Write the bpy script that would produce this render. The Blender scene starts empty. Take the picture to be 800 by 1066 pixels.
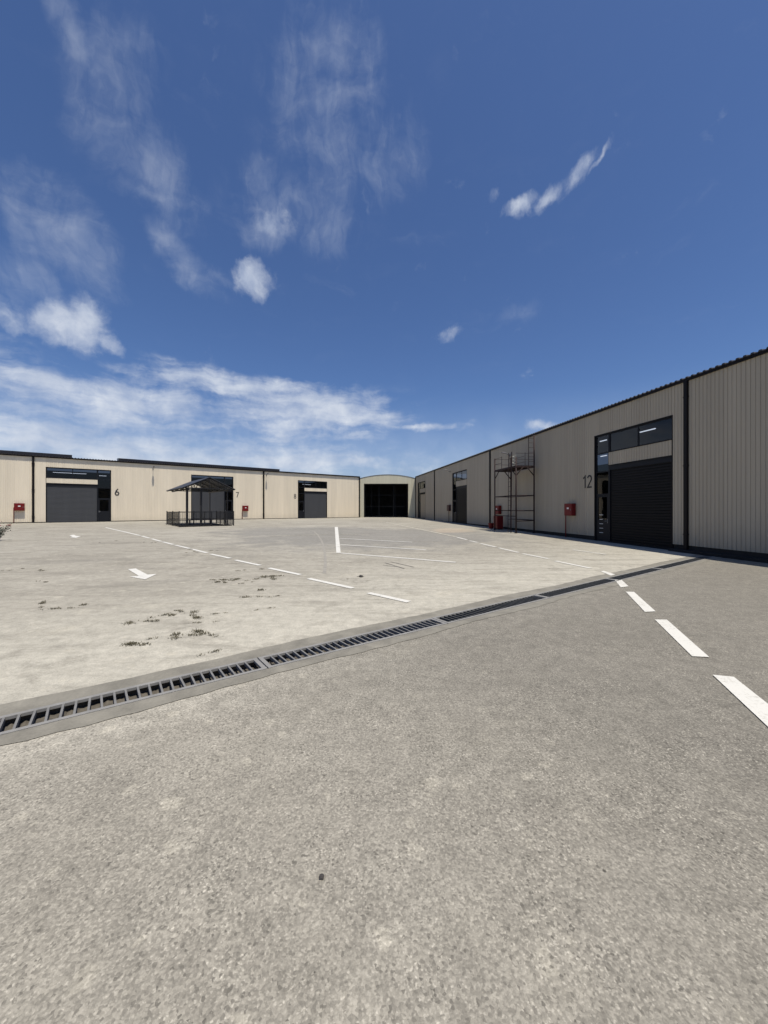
import bpy, bmesh, math, random
from mathutils import Vector, Matrix
R = math.radians
rnd = random.Random(7)

# ------------------------------------------------------------------ camera, sky, sun, exposure
scn = bpy.context.scene
col = scn.collection
EYE = 1.6
F = 400.0                       # focal length in pixels of an 800 px wide picture
HOR = 530.0
cam_d = bpy.data.cameras.new('camera')
cam = bpy.data.objects.new('camera', cam_d); col.objects.link(cam)
cam_d.sensor_fit = 'HORIZONTAL'; cam_d.sensor_width = 36; cam_d.lens = 18.0
cam_d.shift_y = -(533 - HOR) / 800 * -1 * -1
cam_d.clip_start = 0.05; cam_d.clip_end = 5000
cam.location = (0, 0, EYE); cam.rotation_euler = (R(90), 0, 0)
scn.camera = cam

SUN_EL, SUN_AZ = 71.0, math.degrees(math.atan2(.628, -.778))
world = bpy.data.worlds.new('World'); scn.world = world; world.use_nodes = True
sun_d = bpy.data.lights.new('sun', 'SUN'); sun_d.energy = 5.0; sun_d.angle = R(0.53)
sun_d.color = (1.0, .945, .85)
sun = bpy.data.objects.new('sun', sun_d); col.objects.link(sun)
ce = math.cos(R(SUN_EL))
sdir = Vector((.628 * ce, -.778 * ce, math.sin(R(SUN_EL))))
sun.rotation_euler = sdir.to_track_quat('Z', 'Y').to_euler()
sun.location = (0, 0, 30)
scn.view_settings.view_transform = 'Standard'; scn.view_settings.look = 'None'
scn.view_settings.exposure = 0.0; scn.view_settings.gamma = 1.0
scn.view_settings.use_curve_mapping = False
SKY_STRENGTH = 0.085

class NT:
    """small node-tree helper"""
    def __init__(s, tree):
        s.t = tree; s.n = tree.nodes; s.l = tree.links
    def node(s, kind, **kw):
        n = s.n.new(kind)
        for k, v in kw.items(): setattr(n, k, v)
        return n
    def put(s, sock, v):
        if v is None: return
        if isinstance(v, bpy.types.NodeSocket): s.l.new(v, sock)
        elif isinstance(v, (tuple, list)):
            if sock.type == 'RGBA' and len(v) == 3: v = (*v, 1)
            sock.default_value = v
        else: sock.default_value = v
    def math(s, op, a, b=None, c=None, clamp=False):
        n = s.node('ShaderNodeMath', operation=op); n.use_clamp = clamp
        s.put(n.inputs[0], a); s.put(n.inputs[1], b); s.put(n.inputs[2], c)
        return n.outputs[0]
    def vmath(s, op, a, b=None):
        n = s.node('ShaderNodeVectorMath', operation=op)
        s.put(n.inputs[0], a); s.put(n.inputs[1], b)
        return n.outputs['Value'] if op in ('LENGTH', 'DOT_PRODUCT') else n.outputs[0]
    def mapping(s, v, loc=(0,0,0), rot=(0,0,0), scale=(1,1,1), kind='POINT'):
        n = s.node('ShaderNodeMapping', vector_type=kind)
        s.put(n.inputs[0], v); n.inputs[1].default_value = loc
        n.inputs[2].default_value = rot; n.inputs[3].default_value = scale
        return n.outputs[0]
    def noise(s, v, scale=1, detail=4, rough=.5, dist=0, lac=2.0):
        n = s.node('ShaderNodeTexNoise'); s.put(n.inputs['Vector'], v)
        n.inputs['Scale'].default_value = scale; n.inputs['Detail'].default_value = detail
        n.inputs['Roughness'].default_value = rough; n.inputs['Distortion'].default_value = dist
        n.inputs['Lacunarity'].default_value = lac
        return n.outputs['Fac']
    def voronoi(s, v, scale=1, feature='F1', out='Distance', rand=1):
        n = s.node('ShaderNodeTexVoronoi', feature=feature); s.put(n.inputs['Vector'], v)
        n.inputs['Scale'].default_value = scale; n.inputs['Randomness'].default_value = rand
        return n.outputs[out]
    def rng(s, v, a, b, c=0.0, d=1.0, smooth=False):
        n = s.node('ShaderNodeMapRange', interpolation_type='SMOOTHSTEP' if smooth else 'LINEAR')
        s.put(n.inputs[0], v)
        for i, x in enumerate((a, b, c, d)): s.put(n.inputs[i + 1], x)
        return n.outputs[0]
    def mix(s, f, a, b, mode='MIX'):
        n = s.node('ShaderNodeMix', data_type='RGBA', blend_type=mode)
        s.put(n.inputs[0], f); s.put(n.inputs[6], a); s.put(n.inputs[7], b)
        return n.outputs[2]
    def bump(s, h, strength, dist):
        n = s.node('ShaderNodeBump'); n.inputs['Strength'].default_value = strength
        n.inputs['Distance'].default_value = dist; s.put(n.inputs['Height'], h)
        return n.outputs[0]

def azel(px, py):
    a = (px - 400) / F; b = (HOR - py) / F
    return math.atan(a), math.atan(b / math.hypot(1, a))

def build_sky():
    w = NT(world.node_tree)
    for n in list(w.n): w.n.remove(n)
    out = w.node('ShaderNodeOutputWorld'); bg = w.node('ShaderNodeBackground')
    w.l.new(bg.outputs[0], out.inputs[0])
    bg.inputs['Strength'].default_value = SKY_STRENGTH
    sky = w.node('ShaderNodeTexSky', sky_type='NISHITA'); sky.sun_disc = False
    sky.sun_elevation = R(SUN_EL); sky.sun_rotation = R(SUN_AZ)
    sky.altitude = 0; sky.air_density = 1.0; sky.dust_density = 0.8; sky.ozone_density = 2.2
    base = w.mix(1.0, sky.outputs[0], (0.72, .89, 1.20), 'MULTIPLY')
    g = w.node('ShaderNodeTexCoord').outputs['Generated']
    sx = w.node('ShaderNodeSeparateXYZ'); w.put(sx.inputs[0], g)
    az = w.math('ARCTAN2', sx.outputs[0], sx.outputs[1]); el = w.math('ARCSINE', sx.outputs[2])
    cb = w.node('ShaderNodeCombineXYZ'); w.put(cb.inputs[0], az); w.put(cb.inputs[1], el)
    A = cb.outputs[0]
    # warp the coordinates a little so that no outline is an ellipse
    def warp(scale, amt, src):
        wn = w.node('ShaderNodeTexNoise'); w.put(wn.inputs['Vector'], src); wn.inputs['Scale'].default_value = scale
        wn.inputs['Detail'].default_value = 5; wn.inputs['Roughness'].default_value = .6
        off = w.vmath('SUBTRACT', wn.outputs['Color'], (.5, .5, .5))
        o2 = w.node('ShaderNodeVectorMath', operation='SCALE'); w.put(o2.inputs[0], off); o2.inputs['Scale'].default_value = amt
        return w.vmath('ADD', src, o2.outputs[0])
    AW = warp(5, .10, A); AP = warp(9, .07, A)
    def mask(px, py, rx, ry, rot=0, amp=1.0, src=None):
        a, e = azel(px, py)
        a1, _ = azel(px + 5, py); _, e1 = azel(px, py - 5)
        ra = rx * abs(a1 - a) / 5; re = ry * abs(e1 - e) / 5
        m = w.mapping(src or AW, (a, e, 0), (0, 0, R(rot)), (ra, re, 1), 'TEXTURE')
        z = w.vmath('MULTIPLY', m, (1, 1, 0))
        return w.math('MULTIPLY', w.rng(w.vmath('LENGTH', z), 1.0, 0.0, smooth=True), amp)
    def union(ms):
        o = ms[0]
        for m in ms[1:]: o = w.math('SMOOTH_MAX', o, m, .12)
        return o
    def pm(*q): return mask(*q, src=AP)
    puffs = union([pm(70, 338, 84, 50, 0, .95), pm(88, 326, 46, 34, 0, .9), pm(8, 326, 54, 36, 0, .72), pm(112, 354, 40, 20, -25, .85),
                   pm(264, 292, 40, 34, 0, .80), pm(600, 186, 50, 26, 32, .70), pm(572, 204, 44, 24, 14, .74), pm(543, 210, 40, 22, 6, .74), pm(624, 168, 30, 11, 42, .60),
                   pm(470, 345, 36, 18, 0, .56), pm(566, 444, 32, 14, 0, .80), pm(380, 482, 70, 12, 0, .6), pm(440, 490, 60, 10, 0, .5),
                   pm(468, 188, 26, 24, 0, .46), pm(514, 198, 22, 16, 0, .42), pm(285, 234, 50, 34, 0, .48)])
    nz = w.math('ADD', w.math('MULTIPLY', w.noise(AP, 10, 10, .56, 0), .65), w.math('MULTIPLY', w.noise(AP, 27, 8, .6, 0), .35))
    p = w.math('ADD', puffs, w.math('MULTIPLY', w.math('SUBTRACT', nz, .5), 1.9))
    p = w.rng(p, .26, 1.02, 0, .86, smooth=True)
    # thin cirrus: soft veil plus feathery streaks
    cir = union([mask(342, 110, 95, 190, 6, .85), mask(310, 215, 110, 80, 0, .80), mask(288, 236, 62, 44, 10, 1.0), mask(120, 100, 85, 170, -16, .72),
                 mask(60, 5, 90, 50, -38, .95), mask(158, 180, 80, 110, -8, .78), mask(60, 240, 150, 75, -16, .92), mask(95, 272, 90, 34, -24, .85),
                 mask(188, 264, 80, 32, -36, 1.1), mask(10, 285, 100, 60, 0, .75), mask(165, 206, 80, 24, 18, .95), mask(225, 285, 50, 20, -20, .8),
                 mask(410, 170, 60, 90, 0, .5), mask(530, 322, 60, 22, 0, .28), mask(40, 180, 60, 30, 0, .5)])
    AC = warp(3.2, .22, A)
    fn = w.noise(w.mapping(AC, rot=(0, 0, R(20)), scale=(11, 3.6, 1)), 1.2, 12, .58, 0)
    fn2 = w.noise(w.mapping(AC, rot=(0, 0, R(-35)), scale=(5, 15, 1)), 1.1, 12, .60, 0)
    fine = w.noise(w.mapping(AC, rot=(0, 0, R(14)), scale=(40, 12, 1)), 1.5, 8, .6, 0)
    cn = w.math('ADD', w.math('ADD', w.math('MULTIPLY', fn, .44), w.math('MULTIPLY', fn2, .42)), w.math('MULTIPLY', fine, .14))
    cq = w.math('ADD', cir, w.math('MULTIPLY', w.math('SUBTRACT', cn, .5), 4.2))
    c = w.rng(cq, .05, 2.3, 0, .50, smooth=True)
    c = w.math('MULTIPLY', c, w.rng(cir, .02, .35, 0, 1, smooth=True))
    # low streaky bank over the sheds
    low = union([mask(110, 416, 260, 56, -4, 1.0), mask(325, 430, 160, 50, 0, 1.15), mask(60, 460, 460, 50, 0, 1.0), mask(250, 478, 330, 34, 0, .9),
                 mask(250, 405, 170, 24, -3, .9), mask(450, 447, 76, 8, 0, .75), mask(60, 396, 190, 30, -5, .95), mask(405, 436, 50, 24, 0, .9)])
    AL = warp(6, .07, A)
    ln = w.math('ADD', w.math('MULTIPLY', w.noise(w.mapping(AL, rot=(0, 0, R(6)), scale=(3.4, 17, 1)), 1.3, 12, .58, 0), .68),
                w.math('MULTIPLY', w.noise(AL, 17, 9, .6, 0), .32))
    l = w.math('ADD', low, w.math('MULTIPLY', w.math('SUBTRACT', ln, .5), 3.4))
    l = w.rng(l, .10, 1.30, 0, .92, smooth=True)
    l = w.math('MULTIPLY', l, w.rng(low, .02, .4, 0, 1, smooth=True))
    hz = w.rng(el, R(17), R(0), 0, .42, smooth=True)
    wisps = w.math('MAXIMUM', hz, w.rng(w.noise(w.mapping(AC, scale=(2.4, 8, 1)), 1.6, 9, .6, 0), .58, .85, 0, .07, smooth=True))
    alpha = w.math('SUBTRACT', 1, w.math('MULTIPLY', w.math('SUBTRACT', 1, p), w.math('MULTIPLY', w.math('SUBTRACT', 1, c), w.math('MULTIPLY', w.math('SUBTRACT', 1, l), w.math('SUBTRACT', 1, wisps)))))
    shade = w.noise(A, 16, 6, .55, .3)
    cc = w.mix(w.rng(shade, .35, .7), (5.9, 6.7, 8.3), (8.9, 9.4, 10.2))
    final = w.mix(alpha, base, cc)
    w.l.new(final, bg.inputs['Color'])
build_sky()

# ------------------------------------------------------------------ geometry of the place
SD = Vector((.8058, .5922)); ND = Vector((-.5922, .8058)); P0 = Vector((-1.36, 4.13))    # the drain line: direction, normal, origin
SLOPE = .0085
def st(s, t): return P0 + SD * s + ND * t
def gz(x, y):
    t = ND.dot(Vector((x, y)) - P0)
    return SLOPE * min(max(t, 0), 90)
def G(px, py, lift=0.0):
    """point of the ground seen at a position of the photograph"""
    a = (px - 400) / F; b = (HOR - py) / F
    k = ND.x * a + ND.y; c = ND.dot(P0)
    d = EYE / -b
    if k * d > c: d = (EYE + SLOPE * c) / (SLOPE * k - b)
    x, y = a * d, d
    return Vector((x, y, gz(x, y) + lift))

# ------------------------------------------------------------------ object helpers
def tag(o, label=None, cat=None, group=None, kind=None):
    if label: o['label'] = label
    if cat: o['category'] = cat
    if group: o['group'] = group
    if kind: o['kind'] = kind
    return o
def empty(name, loc=(0,0,0), rz=0.0, **kw):
    o = bpy.data.objects.new(name, None); col.objects.link(o); o.empty_display_size = .2
    o.location = loc; o.rotation_euler = (0, 0, rz)
    return tag(o, **kw)
class MB:
    def __init__(s): s.v = []; s.f = []
    def poly(s, pts):
        i = len(s.v); s.v += [tuple(p) for p in pts]; s.f.append(tuple(range(i, i + len(pts))))
    def box(s, x0, x1, y0, y1, z0, z1):
        if x0 > x1: x0, x1 = x1, x0
        if y0 > y1: y0, y1 = y1, y0
        i = len(s.v)
        s.v += [(x, y, z) for z in (z0, z1) for y in (y0, y1) for x in (x0, x1)]
        s.f += [tuple(i + k for k in q) for q in ((0,2,3,1),(4,5,7,6),(0,1,5,4),(2,6,7,3),(0,4,6,2),(1,3,7,5))]
    def bar(s, a, b, w, h=None, up=(0,0,1)):
        a, b = Vector(a), Vector(b); h = h or w
        d = (b - a).normalized(); up = Vector(up)
        if abs(d.dot(up)) > .98: up = Vector((1, 0, 0))
        r = d.cross(up).normalized(); u = r.cross(d)
        i = len(s.v)
        for p in (a, b):
            for m, n in ((-1,-1),(1,-1),(1,1),(-1,1)): s.v.append(tuple(p + r * (m * w / 2) + u * (n * h / 2)))
        s.f += [(i,i+3,i+2,i+1),(i+4,i+5,i+6,i+7)] + [(i+k, i+(k+1)%4, i+4+(k+1)%4, i+4+k) for k in range(4)]
    def tube(s, pts, r, n=8):
        pts = [Vector(p) for p in pts]; rings = []
        for k, p in enumerate(pts):
            d = (pts[min(k+1, len(pts)-1)] - pts[max(k-1, 0)]).normalized()
            up = Vector((0,0,1)) if abs(d.z) < .95 else Vector((1,0,0))
            a = d.cross(up).normalized(); b = a.cross(d)
            i = len(s.v); rr = r[k] if isinstance(r, (list, tuple)) else r
            for q in range(n):
                t = 2 * math.pi * q / n
                s.v.append(tuple(p + a * (math.cos(t) * rr) + b * (math.sin(t) * rr)))
            rings.append(i)
        for i, j in zip(rings, rings[1:]):
            for q in range(n): s.f.append((i+q, i+(q+1)%n, j+(q+1)%n, j+q))
        s.f.append(tuple(rings[0]+q for q in range(n))[::-1]); s.f.append(tuple(rings[-1]+q for q in range(n)))
    def build(s, name, m, parent=None, bevel=0, smooth=False):
        me = bpy.data.meshes.new(name); me.from_pydata(s.v, [], s.f); me.validate(); me.update()
        bm = bmesh.new(); bm.from_mesh(me); bmesh.ops.recalc_face_normals(bm, faces=bm.faces); bm.to_mesh(me); bm.free()
        me.materials.append(m)
        if smooth: me.polygons.foreach_set('use_smooth', [True] * len(me.polygons))
        o = bpy.data.objects.new(name, me); col.objects.link(o)
        if parent: o.parent = parent
        if bevel:
            b = o.modifiers.new('bevel', 'BEVEL'); b.width = bevel; b.segments = 2; b.limit_method = 'ANGLE'
        return o
def tree_copy(o, parent=None):
    c = o.copy(); col.objects.link(c)
    if parent: c.parent = parent
    for ch in list(o.children): tree_copy(ch, c)
    return c

# ------------------------------------------------------------------ materials
def mat(name, rgb, rough=.6, metal=0.0, spec=.5):
    m = bpy.data.materials.new(name); m.use_nodes = True
    b = m.node_tree.nodes['Principled BSDF']
    b.inputs['Base Color'].default_value = (*rgb, 1); b.inputs['Roughness'].default_value = rough
    b.inputs['Metallic'].default_value = metal; b.inputs['Specular IOR Level'].default_value = spec
    return m
def worn(name, rgb, rough=.6, metal=0.0, var=.12, scale=3.0, spec=.5, bump=0.0, streak=False):
    m = mat(name, rgb, rough, metal, spec); t = NT(m.node_tree); b = t.n['Principled BSDF']
    c = t.node('ShaderNodeNewGeometry').outputs['Position']
    if streak: c2 = t.mapping(c, scale=(1, 1, .12))
    else: c2 = c
    n = t.noise(c2, scale, 6, .6, .3); n2 = t.noise(c, scale * 14, 3, .6)
    f = t.math('ADD', t.math('MULTIPLY', n, .7), t.math('MULTIPLY', n2, .3))
    lo = tuple(x * (1 - var) for x in rgb); hi = tuple(min(1, x * (1 + var)) for x in rgb)
    t.put(b.inputs['Base Color'], t.mix(t.rng(f, .3, .7), lo, hi))
    t.put(b.inputs['Roughness'], t.rng(n2, .3, .7, rough * .9, min(1, rough * 1.12)))
    if bump: t.put(b.inputs['Normal'], t.bump(n2, bump, .003))
    return m

def cladding(name, rgb, axis, panel=1.0):
    """coated steel sheet: slight tone change from panel to panel, dust streaks, dirt splashed along the foot"""
    m = mat(name, rgb, .6, 0, .15); t = NT(m.node_tree); b = t.n['Principled BSDF']
    p = t.node('ShaderNodeNewGeometry').outputs['Position']
    l = t.vmath('DOT_PRODUCT', p, (axis[0], axis[1], 0))
    cell = t.math('FLOOR', t.math('DIVIDE', l, panel))
    wn = t.node('ShaderNodeTexWhiteNoise', noise_dimensions='1D'); t.put(wn.inputs['W'], cell)
    v = t.rng(wn.outputs['Value'], 0, 1, .955, 1.03)
    streak = t.noise(t.mapping(p, scale=(1, 1, .07)), 2.6, 6, .65)
    v = t.math('MULTIPLY', v, t.rng(streak, .3, .75, 1.04, .90))
    z = t.node('ShaderNodeSeparateXYZ'); t.put(z.inputs[0], p)
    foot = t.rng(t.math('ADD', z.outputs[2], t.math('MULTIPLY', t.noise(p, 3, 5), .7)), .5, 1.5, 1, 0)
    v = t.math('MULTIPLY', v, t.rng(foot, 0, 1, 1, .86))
    cc = t.node('ShaderNodeVectorMath', operation='SCALE'); cc.inputs[0].default_value = rgb; t.put(cc.inputs['Scale'], v)
    t.put(b.inputs['Base Color'], cc.outputs[0])
    t.put(b.inputs['Normal'], t.bump(t.noise(p, .9, 2, .5), .25, .03))
    return m

def vcol(t, v):
    n = t.node('ShaderNodeCombineXYZ')
    for k in range(3): t.put(n.inputs[k], v)
    return n.outputs[0]
def vnoise(t, v, scale):
    n = t.node('ShaderNodeTexNoise'); t.put(n.inputs['Vector'], v); n.inputs['Scale'].default_value = scale
    n.inputs['Detail'].default_value = 3
    return n.outputs['Color']
def concrete_ground():
    m = mat('yard_concrete', (.3, .28, .25), .88, 0, .25); t = NT(m.node_tree); b = t.n['Principled BSDF']
    p = t.node('ShaderNodeNewGeometry').outputs['Position']
    p2 = t.vmath('MULTIPLY', p, (1, 1, 0))
    tt = t.math('SUBTRACT', t.vmath('DOT_PRODUCT', p2, (ND.x, ND.y, 0)), ND.dot(P0))   # distance beyond the drain
    ss = t.math('SUBTRACT', t.vmath('DOT_PRODUCT', p2, (SD.x, SD.y, 0)), SD.dot(P0))
    big = t.noise(p2, .13, 5, .55, .6); mid = t.noise(p2, .75, 7, .62, .4); sm = t.noise(p2, 5.5, 6, .65)
    grain = t.noise(p2, 60, 4, .7)
    ag = t.voronoi(p2, 95, out='Color'); agd = t.voronoi(p2, 95)
    ags = t.node('ShaderNodeSeparateColor'); t.put(ags.inputs[0], ag)
    pale = t.voronoi(t.vmath('ADD', p2, (3.3, 1.7, 0)), 150, out='Color'); ps = t.node('ShaderNodeSeparateColor'); t.put(ps.inputs[0], pale)
    far = t.rng(tt, -.1, .1)
    # slab beyond the drain: smoother, warmer; slab this side: open aggregate
    farc = t.mix(t.rng(t.math('ADD', t.math('MULTIPLY', big, .5), t.math('MULTIPLY', mid, .5)), .36, .64), (.262, .240, .194), (.388, .359, .295))
    nearc = t.mix(t.rng(t.math('ADD', t.math('MULTIPLY', big, .45), t.math('MULTIPLY', mid, .55)), .36, .64), (.250, .229, .187), (.335, .309, .255))
    c = t.mix(far, nearc, farc)
    # pale lime bloom next to the drain on the far side
    bloom = t.math('MULTIPLY', t.rng(t.math('ADD', tt, t.math('MULTIPLY', t.math('SUBTRACT', mid, .5), 5)), 5.0, 1.2), far)
    c = t.mix(t.math('MULTIPLY', bloom, .60), c, (.485, .455, .375))
    bloomn = t.math('MULTIPLY', t.rng(t.math('ADD', tt, t.math('MULTIPLY', t.math('SUBTRACT', sm, .5), .7)), -1.0, -.55), t.math('SUBTRACT', 1, far))
    c = t.mix(t.math('MULTIPLY', bloomn, .45), c, (.42, .39, .32))
    # laitance splotches
    q2 = t.vmath('ADD', p2, t.vmath('MULTIPLY', t.vmath('SUBTRACT', vnoise(t, p2, 14), (.5, .5, .5)), (.10, .10, 0)))
    for sc_, lim, st_, off in ((2.6, .085, .62, 0.0), (7.0, .13, .42, 5.0), (1.1, .055, .5, 9.0)):
        qq = t.vmath('ADD', q2, (off, off * .7, 0))
        vd = t.voronoi(qq, sc_); vc = t.node('ShaderNodeSeparateColor'); t.put(vc.inputs[0], t.voronoi(qq, sc_, out='Color'))
        rad = t.math('MULTIPLY', t.rng(vc.outputs[0], .35, 1, 0, 1), lim * 2.4)
        blob = t.rng(t.math('SUBTRACT', t.math('ADD', vd, t.math('MULTIPLY', t.math('SUBTRACT', sm, .5), .25)), rad), .03, -.04, 0, 1, smooth=True)
        c = t.mix(t.math('MULTIPLY', blob, st_), c, (.455, .418, .335))
    # broad streaks swept along the yard
    sw = t.noise(t.mapping(p2, rot=(0, 0, R(-38)), scale=(.22, 1.6, 1)), 1.0, 6, .6, .5)
    c = t.mix(t.rng(sw, .52, .74, 0, .42), c, (.20, .183, .15))
    blot = t.math('MULTIPLY', t.rng(t.noise(p2, 1.6, 8, .68, .3), .54, .70, 0, 1, smooth=True), t.rng(t.noise(p2, .22, 3), .40, .60))
    c = t.mix(t.math('MULTIPLY', blot, .75), c, (.180, .162, .130))
    pal = t.math('MULTIPLY', t.rng(t.noise(t.vmath('ADD', p2, (31, 7, 0)), 1.1, 8, .66, .3), .54, .68, 0, 1, smooth=True), t.rng(t.noise(p2, .18, 3), .35, .60))
    c = t.mix(t.math('MULTIPLY', pal, .70), c, (.43, .395, .315))
    # the grey worn parking area and a dark strip in front of the far shed
    def spot(px, py, rx, ry, rot):
        q = G(px, py)
        mm = t.mapping(p2, (q.x, q.y, 0), (0, 0, R(rot)), (rx, ry, 1), 'TEXTURE')
        d = t.math('ADD', t.vmath('LENGTH', mm), t.math('MULTIPLY', t.math('SUBTRACT', mid, .5), 1.3))
        return t.rng(d, 1.1, .55, 0, 1, smooth=True)
    park = t.math('MAXIMUM', spot(395, 558, 9.0, 7.5, 30), spot(330, 553, 7, 6, 0))
    c = t.mix(t.math('MULTIPLY', park, .62), c, (.195, .188, .172))
    soil = spot(470, 552, 3.2, 1.6, 75)
    c = t.mix(t.math('MULTIPLY', soil, .5), c, (.45, .36, .26))
    damp = t.math('MAXIMUM', spot(55, 585, 2.2, .5, 20), spot(150, 607, 1.2, .3, 25))
    c = t.mix(t.math('MULTIPLY', damp, .35), c, (.2, .185, .155))
    # darker area low right of the foreground
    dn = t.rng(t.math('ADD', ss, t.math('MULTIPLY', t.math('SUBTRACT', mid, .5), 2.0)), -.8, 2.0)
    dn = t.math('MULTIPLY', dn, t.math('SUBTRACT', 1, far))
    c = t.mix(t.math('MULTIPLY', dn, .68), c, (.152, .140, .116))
    # aggregate
    amp = t.rng(far, 0, 1, 1.0, .38)
    cellv = t.math('ADD', 1, t.math('MULTIPLY', t.math('SUBTRACT', ags.outputs[1], .5), t.math('MULTIPLY', amp, .42)))
    patch = t.rng(t.noise(p2, 2.2, 4, .6), .38, .62, .35, 1)
    a1 = t.math('MULTIPLY', t.rng(ags.outputs[0], .86, .90), t.math('MULTIPLY', amp, patch))
    c = t.mix(t.math('MULTIPLY', a1, .55), c, (.08, .073, .06))
    a2 = t.math('MULTIPLY', t.rng(ps.outputs[1], .90, .93), t.math('MULTIPLY', amp, patch))
    c = t.mix(t.math('MULTIPLY', a2, .50), c, (.52, .48, .395))
    c = t.mix(1.0, c, vcol(t, cellv), 'MULTIPLY')
    for sc_, rr_, off in ((2.1, .022, 3.0), (3.7, .022, 8.0)):      # scattered dark pits and grit
        qq = t.vmath('ADD', p2, (off, off, 0)); vd = t.voronoi(qq, sc_)
        c = t.mix(t.math('MULTIPLY', t.rng(vd, rr_, rr_ * .6), t.math('MULTIPLY', amp, .85)), c, (.05, .045, .038))
    swirl = t.noise(t.mapping(p2, rot=(0, 0, R(8)), scale=(.55, 2.6, 1)), 1.0, 9, .68, .8)     # sweeping and run-off streaks on the far slab
    c = t.mix(t.math('MULTIPLY', t.rng(swirl, .50, .66, 0, .50), far), c, (.205, .186, .150))
    grainv = t.rng(grain, .3, .7, .74, 1.24)
    grainv = t.math('ADD', t.math('MULTIPLY', t.math('SUBTRACT', grainv, 1), amp), 1)
    smv = t.math('MULTIPLY', t.rng(sm, .3, .7, .84, 1.14), t.rng(t.noise(p2, 17, 5, .65), .3, .7, .90, 1.1))
    cc = t.node('ShaderNodeVectorMath', operation='SCALE'); t.put(cc.inputs[0], c); t.put(cc.inputs['Scale'], t.math('MULTIPLY', grainv, smv))
    t.put(b.inputs['Base Color'], cc.outputs[0])
    h = t.math('ADD', t.math('MULTIPLY', agd, -.6), t.math('ADD', grain, t.math('MULTIPLY', sm, 1.5)))
    bp = t.bump(h, .55, .004)
    t.put(b.inputs['Normal'], bp)
    return m

U_L = Vector((-.778, -.628)); U_R = Vector((.1482, -.989))
M = dict(
    ground=concrete_ground(),
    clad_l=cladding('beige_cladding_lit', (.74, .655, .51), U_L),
    clad_r=cladding('beige_cladding_shaded', (.41, .357, .275), U_R),  # same paint as the left row, wall shade painted into a darker base
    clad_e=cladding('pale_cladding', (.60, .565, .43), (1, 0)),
    trim=worn('dark_trim', (.010, .008, .008), .5, 0, .2, 2, .15),
    roof=worn('dark_roof_sheet', (.035, .03, .03), .55, 0, .2, 1),
    pv=worn('black_roof_panel', (.012, .01, .012), .35, 0, .2, 1),
    plinth=worn('plinth_concrete', (.028, .026, .024), .9, 0, .25, 2, .15, bump=.3),
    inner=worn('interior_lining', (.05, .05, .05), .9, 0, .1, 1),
    shutter=worn('grey_shutter', (.070, .072, .076), .45, 0, .12, 1.5, .15, streak=True),
    shutter_d=worn('shutter_shaded', (.006, .006, .007), .5, 0, .12, 1.5, .15, streak=True),  # shaded copy of the grey shutter, right row's shade put into the colour
    frame=worn('anthracite_frame', (.012, .013, .016), .5, 0, .15, 3, .15),
    number=mat('number_paint', (.022, .02, .02), .6),
    line=None, red=worn('red_enamel', (.15, .009, .009), .5, 0, .15, 6, .25),
    redsteel=worn('oxide_red_steel', (.020, .007, .006), .8, .0, .3, 8),
    darkred=worn('red_enamel_shaded', (.06, .02, .018), .5, 0, .2, 6),  # red cabinet enamel with the wall's shade put into its colour
    white=mat('white_plastic', (.75, .75, .72), .5),
    lampgrey=worn('lamp_grey', (.16, .16, .17), .5, .3, .1, 6),
    black=worn('black_steel', (.014, .014, .016), .5, .2, .2, 6),
    gazroof=worn('gazebo_sheet', (.06, .062, .072), .5, .2, .12, 3),
    grate=worn('galvanised_grate', (.225, .217, .20), .7, 0, .22, 9, bump=.3),
    bars=worn('grate_bars', (.17, .165, .155), .75, 0, .25, 9, bump=.3),
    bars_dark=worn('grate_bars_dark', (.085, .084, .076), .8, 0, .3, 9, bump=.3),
    kerb=worn('kerb_concrete', (.20, .185, .15), .9, 0, .32, 3.5, bump=.5),
    channel=worn('channel_concrete', (.10, .092, .078), .95, 0, .35, 9, bump=.5),
    silt=worn('silt', (.10, .088, .07), .95, 0, .4, 12),
    weed=worn('weed_leaf', (.095, .082, .048), .9, 0, .5, 20),
    leaf=worn('rose_leaf', (.022, .034, .018), .6, 0, .35, 12),
    petal=worn('rose_petal', (.34, .014, .02), .55, 0, .2, 10),
    stem=worn('rose_stem', (.06, .045, .03), .8, 0, .2, 10),
    joint=worn('joint_dirt', (.11, .10, .085), .95, 0, .4, 3),
    tyre=worn('tyre_mark', (.275, .255, .215), .9, 0, .2, 5),
    rope=mat('pale_hose', (.55, .52, .42), .6),
    stone=worn('dark_stone', (.05, .045, .04), .9, 0, .3, 60),
)
def line_paint():
    m = mat('road_paint', (.74, .73, .69), .7, 0, .3); t = NT(m.node_tree); b = t.n['Principled BSDF']
    p = t.node('ShaderNodeNewGeometry').outputs['Position']
    wear = t.math('ADD', t.math('MULTIPLY', t.noise(p, 38, 5, .7), .6), t.math('MULTIPLY', t.noise(p, 3, 5, .6), .4))
    c = t.mix(t.rng(wear, .52, .64, 0, .7), (.62, .60, .54), (.34, .315, .26))
    t.put(b.inputs['Base Color'], c); t.put(b.inputs['Normal'], t.bump(t.noise(p, 90, 3), .3, .002))
    return m
M['line'] = line_paint()
m = mat('faded_road_paint', (.5, .48, .42), .8); M['faded'] = m
t_ = NT(m.node_tree); p_ = t_.node('ShaderNodeNewGeometry').outputs['Position']
t_.put(t_.n['Principled BSDF'].inputs['Base Color'], t_.mix(t_.rng(t_.noise(p_, 6, 6, .7), .38, .6), (.52, .48, .38), (.31, .285, .23)))
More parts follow.
